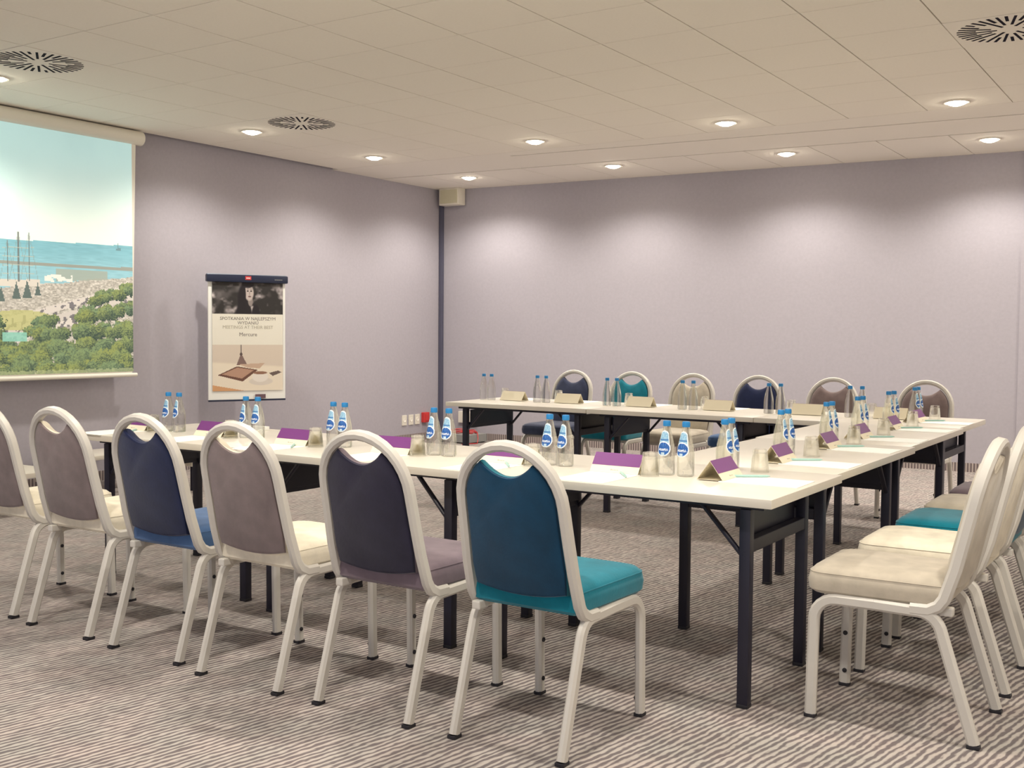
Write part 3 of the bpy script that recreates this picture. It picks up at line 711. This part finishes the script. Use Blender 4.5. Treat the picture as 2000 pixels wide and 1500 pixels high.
def paint_poster(U, V):
    asp = 1.45; img = np.zeros(U.shape+(3,)); img[:] = (240, 236, 222)
    Y = 1-V
    # upper photograph: woman in a dark suit, blurred bar behind
    top = Y < 0.295
    v = Y/0.295; bg = 48+150*np.clip((fbm(U*1.0, v*0.5, 9, 61)-0.47)*3.2, 0, 1); bg = bg+60*np.clip((fbm(U, v*0.5, 5, 67)-0.55)*4, 0, 1)
    ph = np.stack([bg*1.0, bg*0.95, bg*0.95], -1)
    def el(cx_, cy_, rx, ry, soft=0.15):
        d = np.sqrt(((U-cx_)/rx)**2+((v-cy_)/ry)**2); return 1-sstep(1-soft, 1+soft, d)
    ph = blend(ph, el(0.46, 0.62, 0.105, 0.60), (30, 26, 32)); ph = blend(ph, el(0.485, 1.05, 0.17, 0.42), (34, 30, 36))
    ph = blend(ph, el(0.56, 1.0, 0.05, 0.26), (196, 188, 184)); ph = blend(ph, el(0.61, 1.05, 0.06, 0.34), (36, 32, 38)); ph = blend(ph, el(0.50, 1.08, 0.055, 0.40), (34, 30, 36))
    ph = blend(ph, el(0.535, 0.60, 0.035, 0.16), (150, 140, 136)); ph = blend(ph, el(0.515, 0.34, 0.066, 0.245), (196, 184, 178))
    ph = blend(ph, el(0.50, 0.06, 0.085, 0.13), (30, 26, 32)); ph = blend(ph, el(0.442, 0.42, 0.028, 0.34), (32, 28, 34))
    for ex in (0.497, 0.545): ph = blend(ph, el(ex, 0.285, 0.013, 0.024), (60, 50, 52)); ph = blend(ph, el(ex, 0.225, 0.018, 0.012), (84, 72, 72))
    ph = blend(ph, el(0.523, 0.36, 0.008, 0.06, 0.5), (168, 154, 148)); ph = blend(ph, el(0.523, 0.455, 0.022, 0.022), (120, 92, 92))
    img = np.where(top[..., None], ph, img)
    # lower photograph: lamp, tablet, cup on a pale table
    lo = Y > 0.575; q = (Y-0.575)/0.425
    sc = np.zeros(img.shape); sc[:] = (222, 208, 192); sc = blend(sc, sstep(0.40, 0.46, q+0.10*(0.5-U)), (240, 228, 208))
    def e2(cx_, cy_, rx, ry, soft=0.1):
        d = np.sqrt(((U-cx_)/rx)**2+((q-cy_)/ry)**2); return 1-sstep(1-soft, 1+soft, d)
    def poly(pts):
        m = np.ones(U.shape, bool); n = len(pts)
        for i in range(n):
            (xa, ya), (xb, yb) = pts[i], pts[(i+1) % n]; m &= ((xb-xa)*(q-ya)-(yb-ya)*(U-xa)) >= 0
        return m.astype(float)
    sc = blend(sc, ((np.abs(U-0.40) < 0.006) & (q < 0.2)).astype(float), (110, 100, 96)); sc = blend(sc, e2(0.40, 0.21, 0.018, 0.04), (92, 76, 74))
    sc = blend(sc, poly([(0.385, 0.24), (0.42, 0.24), (0.485, 0.44), (0.335, 0.44)]), (134, 110, 104))
    sc = blend(sc, poly([(0.34, 0.47), (0.64, 0.55), (0.42, 0.80), (0.07, 0.66)]), (112, 78, 66)); sc = blend(sc, poly([(0.345, 0.495), (0.58, 0.555), (0.41, 0.735), (0.13, 0.64)]), (188, 150, 128))
    sc = blend(sc, poly([(0.36, 0.43), (0.74, 0.40), (0.66, 0.52), (0.50, 0.50)]), (206, 178, 156))
    sc = blend(sc, e2(0.68, 0.80, 0.17, 0.085), (224, 214, 202)); sc = blend(sc, e2(0.67, 0.70, 0.115, 0.115), (238, 230, 220)); sc = blend(sc, e2(0.67, 0.615, 0.10, 0.032), (150, 112, 92))
    sc = blend(sc, poly([(0.80, 0.62), (0.93, 0.57), (0.98, 0.61), (0.85, 0.69)]), (112, 96, 90))
    sc = blend(sc, poly([(0.0, 0.87), (0.45, 1.0), (0.0, 1.0)]), (216, 164, 118))
    return np.where(lo[..., None], sc, img)
PW, PH = FWd-0.085, 1.02
po = link('poster', sheet_print('poster', PW, PH, 150, 220, paint_poster, M_poster), fc); po.location = (-PW/2+0.004, -0.004, FB1-PH-0.005)
for body, size, z, m in [('SPOTKANIA W NAJLEPSZYM', 0.042, 0.662, M_ink), ('WYDANIU', 0.042, 0.622, M_ink), ('MEETINGS AT THEIR BEST', 0.042, 0.582, M_ink2), ('Mercure', 0.05, 0.512, M_ink)]:
    t_ = link('poster_text', text_mesh('poster_text', body, size, m), po); t_.rotation_euler = (R(90), 0, 0); t_.location = (PW/2, -0.0006, z)
MB().bbox(0.07, 0.17, -0.010, -0.002, FB0+0.012, FB0+0.05, 0.002).build('marker_box', mat('marker_box', (110, 84, 92), 0.6), fc)
MB().tube([(0, 0.05, 0.07), (0, 0.05, FB1-0.1)], 0.02, 12).build('column', M_grey, fc, True)
for k in range(5):
    a = 2*math.pi*k/5+0.3; e = (0.30*math.cos(a), 0.05+0.30*math.sin(a))
    l = MB().sweep([(0, 0.05, 0.085), (e[0], e[1], 0.065)], [(0, 0, 1)]*2, 0.022, 0.034).build('base_arm', M_navyplastic, fc)
    MB().lathe([(0.012, 0), (0.026, 0.006), (0.026, 0.04), (0.012, 0.048)], 12, e[0]*0.95, 0.05+(e[1]-0.05)*0.95).build('caster', M_foot, l, True)

# ------------------------------------------------------------------ low white tables by the left wall
def low_table(x0, x1, y0, y1, label):
    t = empty('low_table', ((x0+x1)/2, (y0+y1)/2, 0)); tag(t, label, 'low table', 'low white tables along the left wall')
    a, b = (x1-x0)/2, (y1-y0)/2
    MB().bbox(-a, a, -b, b, 0.25, 0.285, 0.003).build('tabletop', M_lam, t, True)
    for sx in (-1, 1):
        for sy in (-1, 1):
            l = MB().bbox(sx*(a-0.10)-0.04, sx*(a-0.10)+0.04, sy*(b-0.10)-0.04, sy*(b-0.10)+0.04, 0.20, 0.25, 0.004).build('corner_block', M_white, t)
            MB().bbox(sx*(a-0.10)-0.012, sx*(a-0.10)+0.012, sy*(b-0.10)-0.012, sy*(b-0.10)+0.012, 0, 0.20, 0.002).build('leg', M_steel, l)
low_table(-7.97, -6.98, 3.95, 4.80, 'low white table by the left wall, glimpsed behind the leftmost chairs')
low_table(-7.97, -7.52, 5.25, 5.95, 'low white table by the left wall, glimpsed left of the navy chair')
low_table(-7.40, -6.86, 5.62, 6.05, 'low white table glimpsed between the navy and taupe chairs')
# floor outlet box
fb = empty('floor_box', (-6.10, 5.36, 0)); tag(fb, 'flush floor outlet box lid in the carpet', 'outlet box')
MB().bbox(-0.09, 0.09, -0.09, 0.09, 0.0, 0.004, 0.001).build('frame', M_dark, fb); MB().bbox(-0.078, 0.078, -0.078, 0.078, 0.003, 0.006, 0.001).build('lid', M_carpet, fb)

# ------------------------------------------------------------------ corner things
yb = yback(-7.85)
sp = empty('wall_speaker', (-7.83, yb, 2.81)); tag(sp, 'white box loudspeaker high in the room corner under the ceiling', 'speaker')
MB().bbox(-0.145, 0.145, -0.15, -0.012, 0.0, 0.2, 0.008).build('cabinet', M_white, sp, True)
MB().bbox(-0.125, 0.125, -0.156, -0.149, 0.02, 0.18, 0.003).build('grille', mat('speaker_grille', (206, 200, 172), 0.7, bump=(500, 0.4)), sp)
MB().bbox(-0.05, 0.05, -0.014, 0.01, 0.05, 0.15, 0.002).build('bracket', M_grey, sp)
for k, yy in enumerate((10.02, 10.145, 10.265)):
    s_ = empty('wall_socket', (XL, yy, 0.255)); tag(s_, f'small white wall socket low on left wall, {ORD[k]} of three', 'socket', 'white sockets low on the left wall')
    MB().bbox(0, 0.012, -0.042, 0.042, -0.06, 0.06, 0.003).build('plate', M_white, s_)
    MB().lathe([(0.022, 0), (0.022, 0.003), (0.015, 0.002)], 16).mesh
    me = MB().lathe([(0.024, 0.0), (0.024, 0.003), (0.018, 0.003), (0.016, 0.0005)], 16).mesh('insert', M_plaster, True); me.transform(Matrix.Rotation(math.pi/2, 4, 'Y'))
    i_ = link('insert', me, s_); i_.location = (0.012, 0, 0)
rs = empty('red_socket', (XL, 10.40, 0.27)); tag(rs, 'red power socket on left wall beside the white sockets', 'socket')
MB().bbox(0, 0.05, -0.05, 0.05, -0.06, 0.06, 0.006).build('body', M_red, rs); MB().bbox(0.05, 0.058, -0.035, 0.035, -0.04, 0.04, 0.003).build('cover', M_red, rs)
xd = -7.63; ds = empty('double_socket', (xd, yback(xd), 0.27)); tag(ds, 'white double socket box with black plug on the far wall, left corner', 'socket')
MB().bbox(-0.13, 0.13, -0.045, 0, -0.07, 0.07, 0.005).build('box', M_white, ds)
pl = MB().bbox(-0.02, 0.03, -0.085, -0.045, -0.025, 0.035, 0.006).build('plug', M_foot, ds)
MB().tube([(0.005, -0.085, 0), (0.005, -0.095, -0.04), (0.0, -0.09, -0.15), (-0.02, -0.08, -0.262)], 0.005, 6).build('cable', M_foot, pl)
nb = empty('network_box', (-7.52, yback(-7.5)-0.30, 0), R(-6)); tag(nb, 'grey rack box with red cables on the floor in the corner', 'device')
MB().bbox(-0.24, 0.24, -0.17, 0.17, 0.012, 0.105, 0.004).build('case', M_grey, nb)
for sx in (-1, 1):
    for sy in (-1, 1): MB().bbox(sx*0.2-0.02, sx*0.2+0.02, sy*0.13-0.02, sy*0.13+0.02, 0, 0.013, 0.002).build('foot', M_foot, nb)
for z in (0.03, 0.055, 0.08): MB().bbox(-0.232, -0.06, -0.173, -0.169, z-0.006, z+0.006, 0.001).build('port_strip', M_navyplastic, nb)
def loop(z, ph, n=40):
    return [(-0.02+0.2*math.cos(t)*(1+0.06*math.sin(3*t+ph)), 0.02+0.12*math.sin(t)*(1+0.1*math.cos(2*t+ph)), z+0.006*math.sin(5*t+ph)) for t in [2*math.pi*i/n for i in range(n)]]
cb_ = MB()
for q in range(3): cb_.tube(loop(0.116+0.009*q, q*1.3), 0.005, 6)
cb_.tube([(0.17, 0.04, 0.118), (0.24, 0.0, 0.12), (0.275, -0.03, 0.06), (0.29, -0.06, 0.006), (0.22, -0.25, 0.006)], 0.005, 6)
cco = cb_.build('red_cable', M_red, None, True); cco.location = nb.location; cco.rotation_euler = nb.rotation_euler
tag(cco, 'red network cable coiled on top of the grey floor box', 'cable')
for k, p in list(PROTO.items()):
    if not p[1]:
        def rm(o):
            for c in list(o.children): rm(c)
            bpy.data.objects.remove(o)
        rm(p[0])
